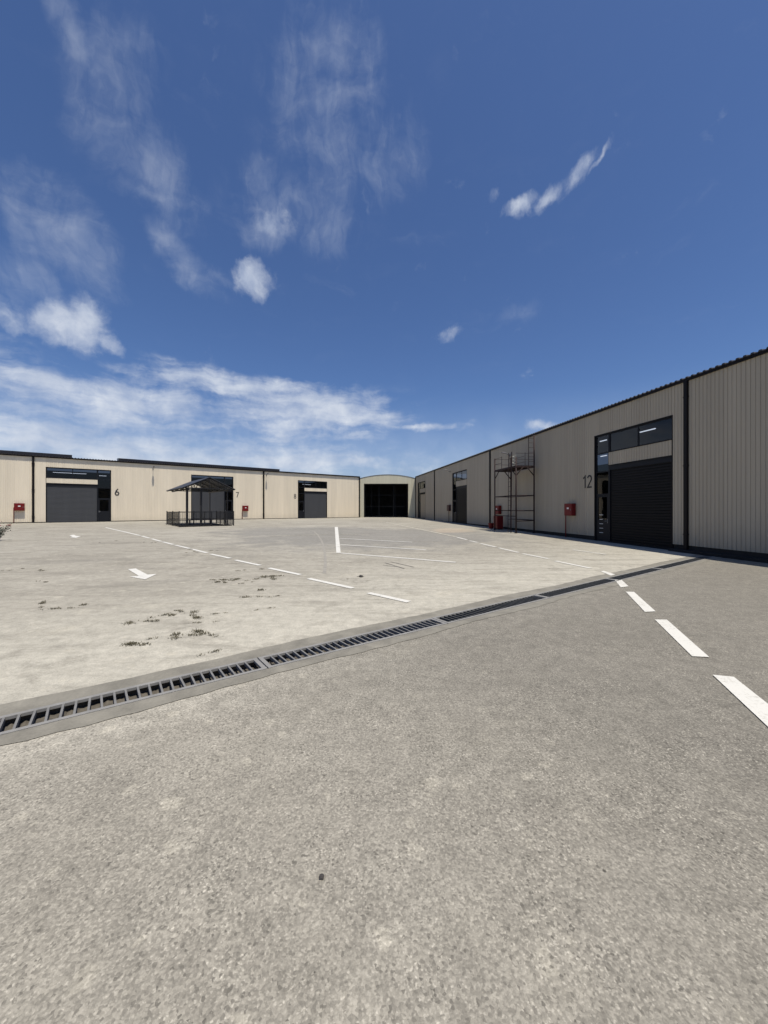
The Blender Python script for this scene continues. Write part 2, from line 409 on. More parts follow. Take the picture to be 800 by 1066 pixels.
# window glass: mostly see-through, darker tint, mirror by angle
def glass(name, tint):
    m = bpy.data.materials.new(name); m.use_nodes = True; t = NT(m.node_tree)
    for n in list(t.n): t.n.remove(n)
    o = t.node('ShaderNodeOutputMaterial'); mx = t.node('ShaderNodeMixShader')
    tr = t.node('ShaderNodeBsdfTransparent'); tr.inputs[0].default_value = (*tint, 1)
    gl = t.node('ShaderNodeBsdfGlossy'); gl.inputs['Roughness'].default_value = .02; gl.inputs[0].default_value = (.9, .9, .9, 1)
    fr = t.node('ShaderNodeFresnel'); fr.inputs[0].default_value = 1.45
    p = t.node('ShaderNodeNewGeometry').outputs['Position']
    bp = t.bump(t.noise(p, .8, 2), .12, .03); t.put(gl.inputs['Normal'], bp)
    gm = t.node('ShaderNodeNewGeometry'); t.put(mx.inputs[0], t.math('MULTIPLY', fr.outputs[0], t.math('SUBTRACT', 1, gm.outputs['Backfacing']))); t.put(mx.inputs[1], tr.outputs[0]); t.put(mx.inputs[2], gl.outputs[0])
    t.put(o.inputs[0], mx.outputs[0])
    return m
M['glass'] = glass('tinted_glass', (.30, .32, .36))
m = bpy.data.materials.new('tube_light'); m.use_nodes = True; M['tube'] = m
b_ = m.node_tree.nodes['Principled BSDF']; b_.inputs['Emission Color'].default_value = (1, .97, .9, 1); b_.inputs['Emission Strength'].default_value = 6.0

# ------------------------------------------------------------------ ground
T0, T1 = -.35, 0.0; S0, S1 = -14.0, 15.35        # the trench of the drain
def build_ground():
    mb = MB()
    sc = [-1500, -300, -80, S0, -8, -3, 2, 7, 12, S1, 40, 100, 300, 1500]
    tc = [-1500, -300, -80, -20, -6, T0, T1, 8, 25, 50, 90, 300, 1500]
    idx = {}
    def vid(s, t):
        if (s, t) not in idx:
            p = st(s, t); idx[(s, t)] = len(mb.v)
            mb.v.append((p.x, p.y, SLOPE * min(max(t, 0), 90)))
        return idx[(s, t)]
    for a, b in zip(sc, sc[1:]):
        for c, d in zip(tc, tc[1:]):
            if c == T0 and a >= S0 and b <= S1: continue
            mb.f.append((vid(a, c), vid(b, c), vid(b, d), vid(a, d)))
    o = mb.build('ground', M['ground']); tag(o, kind='structure')
build_ground()

def sheet(name, polys, m, kind='structure', lift=.004, **kw):
    mb = MB()
    for pts in polys: mb.poly([(p.x, p.y, gz(p.x, p.y) + lift) for p in pts])
    o = mb.build(name, m); tag(o, kind=kind, **kw); return o

# concrete edging cast along both sides of the drain, its outer edge ragged
def edging():
    ra = random.Random(3)
    for side in (0, 1):
        mb = MB(); n = 180; prev = None
        for k in range(n + 1):
            s = S0 + (S1 - S0) * k / n
            if side: inner, outer = T1, T1 + .235 + ra.uniform(-.014, .014) + .02 * math.sin(s * 1.7)
            else: inner, outer = T0, T0 - .175 + ra.uniform(-.016, .016) + .025 * math.sin(s * 2.3 + 1)
            a = st(s, inner); b = st(s, outer)
            if prev:
                pa, pb = prev
                mb.poly([(q.x, q.y, gz(q.x, q.y) + .005) for q in (pa, a, b, pb)])
            prev = (a, b)
        tag(mb.build('drain_edging', M['kerb']), kind='structure')
edging()
# the open channel below the grates
mb = MB()
def stz(s, t, z): p = st(s, t); return (p.x, p.y, z)
DEP = -.085
for k in range(30):
    s0 = S0 + (S1 - S0) * k / 30; s1 = S0 + (S1 - S0) * (k + 1) / 30
    mb.poly([stz(s0, T0, DEP), stz(s1, T0, DEP), stz(s1, T1, DEP), stz(s0, T1, DEP)])
    mb.poly([stz(s0, T0, DEP), stz(s1, T0, DEP), stz(s1, T0, 0), stz(s0, T0, 0)])
    mb.poly([stz(s0, T1, DEP), stz(s1, T1, DEP), stz(s1, T1, 0), stz(s0, T1, 0)])
mb.poly([stz(S0, T0, DEP), stz(S0, T1, DEP), stz(S0, T1, 0), stz(S0, T0, 0)])
mb.poly([stz(S1, T0, DEP), stz(S1, T1, DEP), stz(S1, T1, 0), stz(S1, T0, 0)])
tag(mb.build('drain_channel', M['channel']), kind='structure')

sb = MB(); ra = random.Random(31); NS, NT_ = 700, 5; base = len(sb.v)
for i in range(NS + 1):
    s_ = -4.2 + 19.3 * i / NS
    for j in range(NT_ + 1):
        t_ = T0 + .01 + (T1 - T0 - .02) * j / NT_
        h = .004 + .016 * (math.sin(s_ * 3.1) * .5 + .5) * ra.random() + (.030 * ra.random() if ra.random() > .88 else 0)
        sb.v.append(stz(s_, t_, DEP + h))
for i in range(NS):
    for j in range(NT_):
        a = i * (NT_ + 1) + j; sb.f.append((a, a + NT_ + 1, a + NT_ + 2, a + 1))
tag(sb.build('silt', M['silt']), 'grey brown silt and grit lying in the bottom of the drain channel', 'silt', kind='stuff')
# grates: one steel frame with cross bars per length
GL = ['long steel drain grate lying off to the left, its end leaving the picture',
      'nearest steel drain grate, widest looking bars, from the left edge to the first joint',
      'steel drain grate between the first and second joint, below the short white dashes',
      'steel drain grate right after the second joint, half way along the channel',
      'steel drain grate ending where the dashed white line crosses the channel',
      'steel drain grate just beyond the dashed line crossing, towards the black shutter',
      'last steel drain grate, running into the shadow of the right warehouse']
GJ = [-5.2, -2.6, 0.0, 2.55, 5.15, 8.0, 10.7, 15.2]
def grate(s0, s1, label):
    p = st(s0, -.175)
    root = empty('drain_grate', (p.x, p.y, 0), math.atan2(SD.y, SD.x), label=label, cat='drain grate', group='steel grates along the drain channel')
    L = s1 - s0 - .012; fr = MB(); w = .168
    z0, z1 = -.020, .009
    fr.box(0, L, w - .040, w, z0, z1); fr.box(0, L, -w, -w + .040, z0, z1)
    fr.box(0, .045, -w + .034, w - .034, z0, z1 - .002); fr.box(L - .045, L, -w + .034, w - .034, z0, z1 - .002)
    fr.build('frame', M['grate'], root, bevel=.003)
    bb = MB(); n = round((L - .09) / .0855); ra = random.Random(int(s0 * 10) + 99)
    for k in range(1, n):
        x = .045 + (L - .09) * k / n + ra.uniform(-.003, .003)
        j = ra.uniform(-.004, .004)
        bb.bar((x - j, -w + .030, -.011), (x + j, w - .030, -.011), .016, .034)
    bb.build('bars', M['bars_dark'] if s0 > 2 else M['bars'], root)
for (a, b), lb in zip(zip(GJ, GJ[1:]), GL): grate(a, b, lb)

# painted lines
def stripe(a, b, w, lift=.009, steps=1):
    a, b = Vector((a.x, a.y)), Vector((b.x, b.y)); d = (b - a).normalized(); n = Vector((-d.y, d.x)) * w / 2
    return [a - n, b - n, b + n, a + n]
def dashes(name, lst, w, m=None):
    for l in lst:
        sheet(name, [stripe(G(l[0], l[1]), G(l[2], l[3]), w)], m or M['line'], lift=.009)
left_line = [(110,549.2,146,557.6),(147.8,558.2,155.5,560.3),(158,561,168,563.8),(169.5,564.2,180.5,567),(182.5,567.6,197.5,571.2),
             (200,571.8,215.7,575.8),(219.5,577,240,581.4),(245,583.2,271,588.8),(280,591.6,313,598.6),(321.5,602.6,367.5,612.6),(384,617.6,426,627)]
dashes('road_marking', left_line, .13)
right_line = [(476,559.4,486.4,562),(489,563,497.5,564.8),(500.5,566,516.5,569.6),(519.5,570.5,540,575.3),(544.6,576.6,571.6,581.9),(578.6,584.3,615.3,591.8)]
dashes('road_marking', right_line, .13)
dashes('road_marking', [(596.6,572.6,631,577.3)], .11)
dashes('road_marking', [(412,545.8,475,558.9),(402,543.6,412,545.8)], .22, M['faded'])
dashes('road_marking', [(352,562,354,562)], .1) if False else None
sheet('road_marking', [[Vector(G(*q)[:2]) for q in ((348.7,548.7),(351.9,548.7),(354.9,575.8),(350.3,575.8))]], M['line'], lift=.009)
dashes('road_marking', [(355,576,474.5,585.6),(354.4,567.2,443.7,572.6),(353.6,560.6,429.5,564.6)], .14)
dashes('road_marking', [(280,558.4,348.4,556.4),(301,551.4,348,551.0),(353,556.3,385,557.2)], .12, M['faded'])
dashes('road_marking', [(100,547.0,140,546.8)], .14, M['faded'])
near = [((640.6,604.2),(647.4,604),(654.8,610.8),(646.6,611.8)), ((651.8,616.4),(660.4,616.6),(683,637),(671.8,637.6)),
        ((682,645.5),(694.6,645.6),(738.9,684.9),(721,684)), ((742.3,703.4),(764.4,705.6),(838,764),(815,772)),
        ((625.6,595.2),(629,594.6),(641,598.4),(636.5,599.6))]
for q in near: sheet('road_marking', [[Vector(G(*c)[:2]) for c in q]], M['line'], lift=.009)
arrow = ((133.2,593),(141.3,592.1),(153.5,598.5),(163.2,597.9),(151.2,603.6),(135,600.7),(144.6,599.8))
sheet('road_marking', [[Vector(G(*c)[:2]) for c in arrow]], M['line'], lift=.009)
arrow2 = ((72.4,557.4),(77,556.9),(79.4,558.0),(84.2,558.3),(79.4,560.0),(72.8,559.5),(75.4,558.9))
sheet('road_marking', [[Vector(G(*c)[:2]) for c in arrow2]], M['line'], lift=.009)
# construction joints between the slabs
def polyline(pts, w): return [stripe(a, b, w) for a, b in zip(pts, pts[1:])]
ra = random.Random(12)
def jline(a, b, n, w=.03, wob=.03):
    A, B = G(*a), G(*b); pts = [A.lerp(B, k / n) + Vector((ra.uniform(-wob, wob), ra.uniform(-wob, wob), 0)) for k in range(n + 1)]
    return polyline(pts, w)
sheet('ground_joint', jline((0,571.2), (172,563.6), 40, .035), M['joint'], lift=.004)
pts = [G(x, y) for x, y in ((327,553),(331,557),(334.5,562),(337,568),(338.5,576),(339,586),(338,597))]
sheet('tyre_mark', polyline(pts, .09), M['tyre'], lift=.004)
sheet('scuff_mark', [stripe(G(401,586), G(421,592), .05), stripe(G(407,585), G(431,590.5), .05), stripe(G(399,588.4), G(412,590), .04)], M['joint'], lift=.004)

# ------------------------------------------------------------------ warehouses
class Shed:
    """a warehouse side: l runs along the wall, n is the distance out of it, into the yard"""
    def __init__(s, name, O, U, sign, label, clad, length):
        s.O = Vector(O); s.U = U; s.sg = sign; s.clad = clad; s.len = length
        s.root = empty(name, (O[0], O[1], 0), math.atan2(U.y, U.x), label=label, cat='warehouse')
        s.N = Vector((-U.y, U.x)) * sign
        s.cl = MB(); s.open = []
    def world(s, l, n, z=0): p = s.O + s.U * l + s.N * n; return Vector((p.x, p.y, z))
    def box(s, mb, l0, l1, n0, n1, z0, z1): mb.box(l0, l1, n0 * s.sg, n1 * s.sg, z0, z1)
    def sheetwall(s, l0, l1, z0, z1):
        if l1 - l0 < .01 or z1 - z0 < .01: return
        pitch = .14; prof = [(0,0),(.095,0),(.104,-.016),(.122,-.016),(.131,0)]
        pts = []; k = math.floor(l0 / pitch)
        def n_at(l):
            x = l % pitch; q = prof + [(pitch, 0)]
            for (a, u), (b, v) in zip(q, q[1:]):
                if a <= x <= b: return u + (v - u) * (x - a) / (b - a)
            return 0
        pts.append((l0, n_at(l0)))
        while k * pitch < l1:
            for a, u in prof:
                l = k * pitch + a
                if l0 + .001 < l < l1 - .001: pts.append((l, u))
            k += 1
        pts.append((l1, n_at(l1)))
        i = len(s.cl.v)
        for l, n in pts: s.cl.v += [(l, n * s.sg, z0), (l, n * s.sg, z1)]
        for q in range(len(pts) - 1): s.cl.f.append((i+2*q, i+2*q+2, i+2*q+3, i+2*q+1))
    def walls(s, z0, z1):
        l = 0
        for (a, b, tops) in sorted(s.open):          # tops: list of (l0, l1, zfrom, zto) solid pieces inside the opening span
            s.sheetwall(l, a, z0, z1); l = b
            for q in tops: s.sheetwall(*q)
        s.sheetwall(l, s.len, z0, z1)
        s.cl.build('wall_cladding', s.clad, s.root)
    def shell(s, depth, z1, dark):
        mb = MB()
        s.box(mb, -.0, .06, -depth, -.03, 0, z1 - .05); s.box(mb, s.len - .06, s.len, -depth, -.03, 0, z1 - .05)
        s.box(mb, .06, s.len - .06, -depth, -depth + .06, 0, z1 - .05)
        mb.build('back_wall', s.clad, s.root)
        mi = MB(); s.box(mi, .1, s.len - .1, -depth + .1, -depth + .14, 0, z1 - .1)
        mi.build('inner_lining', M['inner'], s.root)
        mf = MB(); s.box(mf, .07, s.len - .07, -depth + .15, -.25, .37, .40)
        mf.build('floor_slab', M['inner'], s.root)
    def roof(s, depth, z, ov, rise):
        mb = MB(); pitch = .22; prof = [(0,0),(.05,0),(.075,.045),(.145,.045),(.17,0)]
        n = int(s.len / pitch); i = 0; pts = []
        for k in range(n + 1):
            for a, u in prof:
                l = k * pitch + a
                if l <= s.len: pts.append((l, u))
        for l, u in pts:
            mb.v += [(l, ov * s.sg, z + u), (l, -depth * s.sg, z + rise + u), (l, ov * s.sg, z + u - .03 - u * .55), (l, -depth * s.sg, z + rise + u - .03)]
        for q in range(len(pts) - 1):
            a = 4 * q; b = a + 4
            mb.f += [(a, a+1, b+1, b), (a+2, b+2, b+3, a+3), (a, b, b+2, a+2), (a+1, a+3, b+3, b+1)]
        mb.build('roof', M['roof'], s.root)
    def unit(s, l0, l1, c0, c1, g, ztop, ztr, zsh, shut, louvre=False, tubes=(), open_col=False):
        """door unit: tall glazed strip with a door between c0 and c1, sectional shutter and a strip window above it"""
        r = s.root; lo, hi = (c1, l1) if c0 == l0 else (l0, c0)       # the shutter's span
        s.open.append((l0, l1, [(lo, hi, ztr - (ztr - zsh), ztr), (l0, l1, ztop, s.eave)]))
        D = .10; fw = .06
        # reveals and frame of strip window
        w = MB()
        s.box(w, lo, hi, -D, -D + .05, ztop - fw, ztop); s.box(w, lo, hi, -D, -D + .05, ztr, ztr + fw)
        x_out = hi if lo == c1 else lo
        for x in (lo + fw / 2, (lo + hi) / 2, hi - fw / 2): s.box(w, x - fw/2, x + fw/2, -D, -D + .05, ztr + fw, ztop - fw)
        wf = w.build('strip_window', M['frame'], r)
        gb = MB()
        for a, b in ((lo + fw, (lo + hi)/2 - fw/2), ((lo + hi)/2 + fw/2, hi - fw)):
            gb = MB(); s.box(gb, a, b, -D + .02, -D + .03, ztr + fw, ztop - fw); gb.build('pane', M['glass'], wf)
        # dark flashing round the whole opening
        fl = MB()
        s.box(fl, l0 - .03, l1 + .03, -D - .02, .012, ztop, ztop + .035)
        s.box(fl, l0 - .03, l0, -D - .02, .012, g, ztop); s.box(fl, l1, l1 + .03, -D - .02, .012, g, ztop)
        s.box(fl, lo + .002, hi - .002, -D - .02, .01, zsh - .03, zsh); s.box(fl, lo + .002, hi - .002, -D - .02, .010, ztr, ztr + .03)
        fl.build('opening_flashing', M['trim'], r)
        bk = MB(); s.box(bk, lo, hi, -D - .04, -.045, zsh + .002, ztr - .002); bk.build('lintel_core', M['inner'], r)
        # shutter: curved slats stacked
        sh = MB(); z = g + .02; pts = []; p = .115
        while z < zsh - .12:
            pts += [(z, -D), (z + .02, -D + .022), (z + p - .02, -D + .022), (z + p - .006, -D)]; z += p
        i = len(sh.v); a, b = lo + .05, hi - .05
        for (zz, n) in pts: sh.v += [(a, n * s.sg, zz), (b, n * s.sg, zz)]
        for q in range(len(pts) - 1): sh.f.append((i+2*q, i+2*q+1, i+2*q+3, i+2*q+2))
        so = sh.build('roller_shutter', shut, r)
        bb = MB(); s.box(bb, a, b, -D, -D + .05, g, g + .045); bb.build('bottom_bar', M['frame'], so)
        hb = MB(); s.box(hb, lo, hi, -D - .02, -D + .07, zsh - .24, zsh - .03); hb.build('shutter_box', M['frame'], r)
        for x0, x1 in ((lo, lo + .05), (hi - .05, hi)):
            gd = MB(); s.box(gd, x0, x1, -D - .02, -D + .06, g, zsh - .24); gd.build('guide_rail', M['frame'], r)
        # glazed strip with the door below
        dtop = g + 2.25
        cf = MB()
        for x in (c0 + fw/2, c1 - fw/2): s.box(cf, x - fw/2, x + fw/2, -D, -D + .06, g, ztop)
        for zz in (dtop, (dtop + ztr) / 2 + .1, ztr, ztop - fw): s.box(cf, c0 + fw, c1 - fw, -D, -D + .058, zz, zz + fw)
        co = cf.build('side_window', M['frame'], r)
        gb = MB(); s.box(gb, c0 + fw, c1 - fw, -D + .02, -D + .03, dtop + fw, ztop - fw); gb.build('pane', M['glass'], co)
        dr = MB(); s.box(dr, c0 + fw + .01, c1 - fw - .01, -D, -D + .045, g + .02, g + 1.05)
        s.box(dr, c0 + fw + .01, c0 + fw + .10, -D, -D + .045, g + 1.05, dtop); s.box(dr, c1 - fw - .10, c1 - fw - .01, -D, -D + .045, g + 1.05, dtop)
        s.box(dr, c0 + fw + .10, c1 - fw - .10, -D, -D + .045, dtop - .1, dtop)
        do = dr.build('entrance_door', M['frame'], r)
        gb = MB(); s.box(gb, c0 + fw + .10, c1 - fw - .10, -D + .015, -D + .025, g + 1.05, dtop - .1); gb.build('pane', M['glass'], do)
        hh = MB(); hx = c1 - fw - .06 if c0 == l0 else c0 + fw + .06
        hh.tube([s_loc(s, hx, -D + .045, g + 1.0), s_loc(s, hx, -D + .10, g + 1.0), s_loc(s, hx - (.12 if c0 == l0 else -.12), -D + .10, g + 1.0)], .012, 6)
        s.box(hh, hx - .02, hx + .02, -D + .045, -D + .053, g + .9, g + 1.1)
        hh.build('handle', M['lampgrey'], do)
        if louvre:
            for k in range(5):
                v = MB(); s.box(v, c0 + .26, c0 + .50, -D + .046, -D + .056, g + .62 + .215 * k - .2, g + .62 + .215 * k - .18)
                v.build('louvre', M['white'], do)
        th = MB(); s.box(th, l0, l1, -D - .3, .04, g - .06, g + .006); th.build('threshold', M['plinth'], r)
        for (ta, tb, tn, tz) in tubes:
            tm = MB(); s.box(tm, ta, tb, -tn, -tn - .05, tz, tz + .036); tm.build('tube_light', M['tube'], r)
    def downpipe(s, l, z0, z1, w=.15):
        mb = MB(); s.box(mb, l - w/2, l + w/2, .004, .09, z0, z1)
        for zz in (z0 + .6, (z0 + z1) / 2, z1 - .6): s.box(mb, l - w/2 - .02, l + w/2 + .02, .0045, .096, zz, zz + .04)
        mb.build('downpipe', M['trim'], s.root)
    def number(s, txt, l, z, h, flip=1, wt=.11):
        arc = lambda cx, cy, rx, ry, a0, a1, n=14: [(cx + rx * math.cos(R(a0 + (a1 - a0) * k / n)), cy + ry * math.sin(R(a0 + (a1 - a0) * k / n))) for k in range(n + 1)]
        G_ = {'1': (.34, [[(0, .78), (.24, .95), (.24, 0)]]),
              '2': (.50, [arc(.25, .72, .22, .235, 165, -25, 12) + [(.04, .05), (.50, .05)]]),
              '6': (.50, [arc(.25, .28, .21, .235, 0, 360, 22), [(.06, .36), (.16, .66), (.36, .96)]]),
              '7': (.48, [[(0, .95), (.46, .95), (.16, 0)]]),
              '8': (.48, [arc(.24, .26, .20, .215, 0, 360, 20), arc(.24, .72, .175, .20, 0, 360, 20)])}
        wide = sum(G_[c][0] for c in txt) + .16 * (len(txt) - 1); x0 = -wide / 2; mb = MB(); q = 0
        for ch in txt:
            for pl in G_[ch][1]:
                loop = (Vector(pl[0]) - Vector(pl[-1])).length < .01
                P = [Vector(p) for p in (pl[:-1] if loop else pl)]; n = len(P); L = []
                for k in range(n):
                    pa = P[k - 1] if (k or loop) else None; pb = P[(k + 1) % n] if (k < n - 1 or loop) else None
                    d = [(v.normalized()) for v in ([P[k] - pa] if pa is not None else []) + ([pb - P[k]] if pb is not None else [])]
                    nn = [Vector((-v.y, v.x)) for v in d]; m_ = sum(nn, Vector((0, 0))); m_ = m_.normalized()
                    m_ = m_ / max(.45, m_.dot(nn[0])) * wt / 2
                    L.append((P[k] + m_, P[k] - m_))
                i0 = len(mb.v); dep = .013 + .0012 * q; q += 1
                for a_, b_2 in L:
                    for e in (.004, dep):
                        for p in (a_, b_2): mb.v.append((l + flip * (x0 + p.x) * h, s.sg * e, z + p.y * h))
                for k in range(n if loop else n - 1):
                    a = i0 + 4 * k; b = i0 + 4 * ((k + 1) % n)
                    mb.f += [(a+2, a+3, b+3, b+2), (a, b, b+1, a+1), (a, a+2, b+2, b), (a+1, b+1, b+3, a+3)]
            x0 += G_[ch][0] + .16
        mb.build('number_sign', M['number'], s.root)
def s_loc(s, l, n, z): return (l, n * s.sg, z)

# ---- left row (units 6, 7, 8)
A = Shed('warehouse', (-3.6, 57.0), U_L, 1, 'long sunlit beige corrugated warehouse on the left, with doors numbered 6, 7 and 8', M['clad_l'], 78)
A.eave = 6.36; gA = .365
A.unit(30.17, 34.98, 30.17, 31.22, gA, 5.42, 4.46, 4.0, M['shutter'], tubes=[(33.2, 34.6, 2.5, 5.15), (32.0, 33.3, 4.0, 5.25), (30.4, 31.0, 2.2, 5.0)])
A.unit(18.35, 22.86, 18.35, 19.3, gA, 5.40, 4.46, 4.0, M['shutter'], tubes=[(20.0, 21.3, 3, 5.1)])
A.unit(5.60, 9.96, 9.02, 9.96, gA, 5.38, 4.46, 4.02, M['shutter'], tubes=[(6.5, 7.8, 3, 5.1), (9.2, 9.8, 2.4, 4.9)])
A.walls(gA + .05, A.eave)
A.shell(16, 6.4, True); A.roof(16.3, 6.40, .17, 1.2)
mb = MB(); A.box(mb, 0, 78, .004, .075, 6.29, 6.40); mb.build('eave_trim', M['trim'], A.root)
for a, b in ((0, 5.57), (10.0, 18.3), (22.9, 30.12), (35.03, 78)):
    mb = MB(); A.box(mb, a, b, -.1, .02, .2, gA + .07); mb.build('plinth', M['plinth'], A.root)
for l in (.1, 14.65, 35.85, 57): A.downpipe(l, gA, 6.29, .17)
A.number('6', 29.66, 2.97, .68, -1, .15); A.number('7', 17.85, 3.0, .62, -1, .12); A.number('8', 10.40, 2.98, .64, -1, .11)

# dark raised panels standing on the eave of the left row
def raised(l0, l1, label):
    p = A.world(l0, 0)
    root = empty('roof_panel_strip', (p.x, p.y, 6.42), math.atan2(U_L.y, U_L.x), label=label, cat='roof panels')
    mb = MB(); L = l1 - l0
    for k in range(int(L / 2.02) + 1):
        a = k * 2.02; b = min(a + 2.0, L)
        if b - a < .2: continue
        i = len(mb.v)
        mb.v += [(x, y, z) for x in (a, b) for (y, z) in ((.14, .03), (.14, .27), (-1.7, .42), (-1.7, .18))]
        mb.f += [(i,i+1,i+2,i+3),(i+4,i+7,i+6,i+5),(i,i+4,i+5,i+1),(i+1,i+5,i+6,i+2),(i+2,i+6,i+7,i+3),(i+3,i+7,i+4,i)]
    mb.build('panel', M['pv'], root)
    rl = MB()
    for y in (-.3, -1.4): rl.bar((0, y, .04), (L, y, .04 + .0), .05, .09)
    rl.build('rail', M['lampgrey'], root)
raised(33.15, 76, 'long black raised panel strip on the roof edge at the far left, stopping above door 6')
raised(12.6, 29.55, 'black raised panel strip on the roof edge between doors 6 and 8, above the shelter')

# ---- right row (units 10, 11, 12)
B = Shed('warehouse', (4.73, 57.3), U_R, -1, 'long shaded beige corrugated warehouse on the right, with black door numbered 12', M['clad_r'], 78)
B.eave = 6.38
B.unit(38.68, 42.98, 38.68, 39.6, .03, 5.19, 4.27, 3.68, M['shutter_d'], louvre=True, tubes=[(40.25, 41.15, 1.0, 5.10), (38.50, 38.95, .4, 4.98), (38.55, 38.95, .4, 4.22)])
B.unit(16.94, 21.1, 16.94, 18.0, .24, 5.36, 4.45, 3.9, M['shutter_d'], tubes=[(19, 20.6, 2, 5.0)])
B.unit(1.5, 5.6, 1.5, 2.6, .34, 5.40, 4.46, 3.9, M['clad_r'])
B.walls(.26, B.eave)
B.shell(16, 6.4, True); B.roof(16.3, 6.42, .10, 1.2)
mb = MB(); B.box(mb, 0, 78, .004, .07, 6.32, 6.42); mb.build('eave_trim', M['trim'], B.root)
for a, b in ((0, 1.45), (5.65, 16.9), (21.15, 38.63), (43.03, 78)):
    mb = MB(); B.box(mb, a, b, -.12, -.02, -.05, .27); mb.build('plinth', M['plinth'], B.root)
mb = MB()
for a, b in ((43.1, 78),): B.box(mb, a, b, -.02, .30, -.05, .10)
mb.build('foot_kerb', M['plinth'], B.root)
for l in (.1, 10.2, 26.4, 43.6, 60.2): B.downpipe(l, .05, 6.32, .13)
B.number('12', 38.13, 2.68, .64, 1, .12)

# ---- end shed, arched roof, wide open front
E = empty('end_warehouse', (.575, 57.25, .365), 0, label='pale warehouse closing the yard, low arched roof and one wide dark doorway', cat='warehouse')
X0, X1 = -4.15, 4.12; OX0, OX1 = -3.5, 2.98; OZ = 4.97
def arch(x): u = (x - X0) / (X1 - X0) * 2 - 1; return 5.80 + .55 * (1 - u * u)
mb = MB(); n = 62
xs = sorted(set([X0 + (X1 - X0) * k / n for k in range(n + 1)] + [OX0, OX1]))
for k, (a, b) in enumerate(zip(xs, xs[1:])):
    z0 = OZ if OX0 <= (a + b) / 2 <= OX1 else 0
    y = .0 if k % 2 else .012
    mb.poly([(a, y, z0), (b, y, z0), (b, y, arch(b)), (a, y, arch(a))])
    mb.poly([(b, 0, z0), (b, .012, z0), (b, .012, arch(b)), (b, 0, arch(b))])
mb.build('wall_cladding', M['clad_e'], E)
mb = MB()
for a, b in zip(xs, xs[1:]):
    for lo_, hi_ in ((0, .07),):
        v = [(a, -.03, arch(a)), (b, -.03, arch(b)), (b, 16, arch(b)), (a, 16, arch(a))]
        mb.poly(v); mb.poly([(x, y, z + .06) for x, y, z in v]); mb.poly([v[0], v[1], (v[1][0], v[1][1], v[1][2] + .06), (v[0][0], v[0][1], v[0][2] + .06)])
mb.build('roof', M['lampgrey'], E)
mb = MB(); mb.box(X0, X0 + .05, .02, 16, -.1, 5.8); mb.box(X1 - .05, X1, .02, 16, -.1, 5.8); mb.box(X0 + .05, X1 - .05, 15.9, 16, -.1, 6.35)
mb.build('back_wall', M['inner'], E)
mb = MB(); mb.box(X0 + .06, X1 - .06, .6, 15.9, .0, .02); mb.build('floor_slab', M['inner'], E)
mb = MB(); mb.box(OX0 - .05, OX0, -.02, .10, 0, OZ + .05); mb.box(OX1, OX1 + .05, -.02, .10, 0, OZ + .05); mb.box(OX0, OX1, -.02, .10, OZ, OZ + .05)
mb.build('door_frame', M['trim'], E)
mb = MB()
for x in (OX0 + .05, -1.35, .80, OX1 - .11): mb.box(x, x + .06, .55, .61, 0, OZ)
for z in (1.6, 3.3, OZ - .06): mb.box(OX0 + .05, OX1 - .05, .56, .60, z, z + .06)
mb.build('glazed_front_frame', M['frame'], E)
for x in (-2.6, 1.2):
    mb = MB(); mb.box(x - .1, x + .1, 5, 5.2, 0, 5.7); mb.build('column', M['frame'], E)

# ------------------------------------------------------------------ things on the walls
def wall_thing(S, name, l, n, z, **kw):
    p = S.world(l, n, z)
    rz = math.atan2(S.N.y, S.N.x) + math.pi / 2        # local -y points out of the wall, local x to the viewer's right
    return empty(name, p, rz, **kw)
def fire_box(S, l, g, label, m, dark=False, pipe=-1, z=1.0):
    r = wall_thing(S, 'fire_cabinet', l, 0, g, label=label, cat='fire cabinet', group='fire hose cabinets on the walls')
    mb = MB(); mb.box(-.34, .34, -.245, -.03, z + .05, z + .70); mb.build('body', m, r, bevel=.012)
    d = MB(); d.box(-.315, .315, -.262, -.247, z + .08, z + .67); do = d.build('door', m, r, bevel=.006)
    if not dark:
        s_ = MB(); s_.box(-.08, .08, -.268, -.2635, z + .40, z + .49); s_.build('sign', M['white'], do)
    h = MB(); h.box(.23, .26, -.28, -.2625, z + .32, z + .42); h.build('handle', M['lampgrey'], do)
    p = MB(); x = .36 * pipe
    p.tube([(x, -.14, 0), (x, -.14, z + .28), (x * .93, -.14, z + .36)], .03, 8); p.build('pipe', m, r, smooth=True)
    return r
fire_box(A, 36.75, gA, 'red fire cabinet with pipe on the sunlit wall left of door 6', M['red'], z=1.05)
fire_box(A, 16.95, gA, 'red fire cabinet with pipe on the sunlit wall right of door 7, behind the shelter', M['red'], z=.95)
fire_box(B, 36.9, .05, 'red fire cabinet with pipe on the shaded wall left of the number 12', M['red'], z=1.15)
fire_box(B, 28.1, .12, 'red fire cabinet on the shaded wall behind the scaffold tower', M['red'], z=1.05)
fire_box(B, 16.1, .25, 'dark fire cabinet on a post left of the far black door on the right wall', M['darkred'], dark=True, z=1.1, pipe=0)

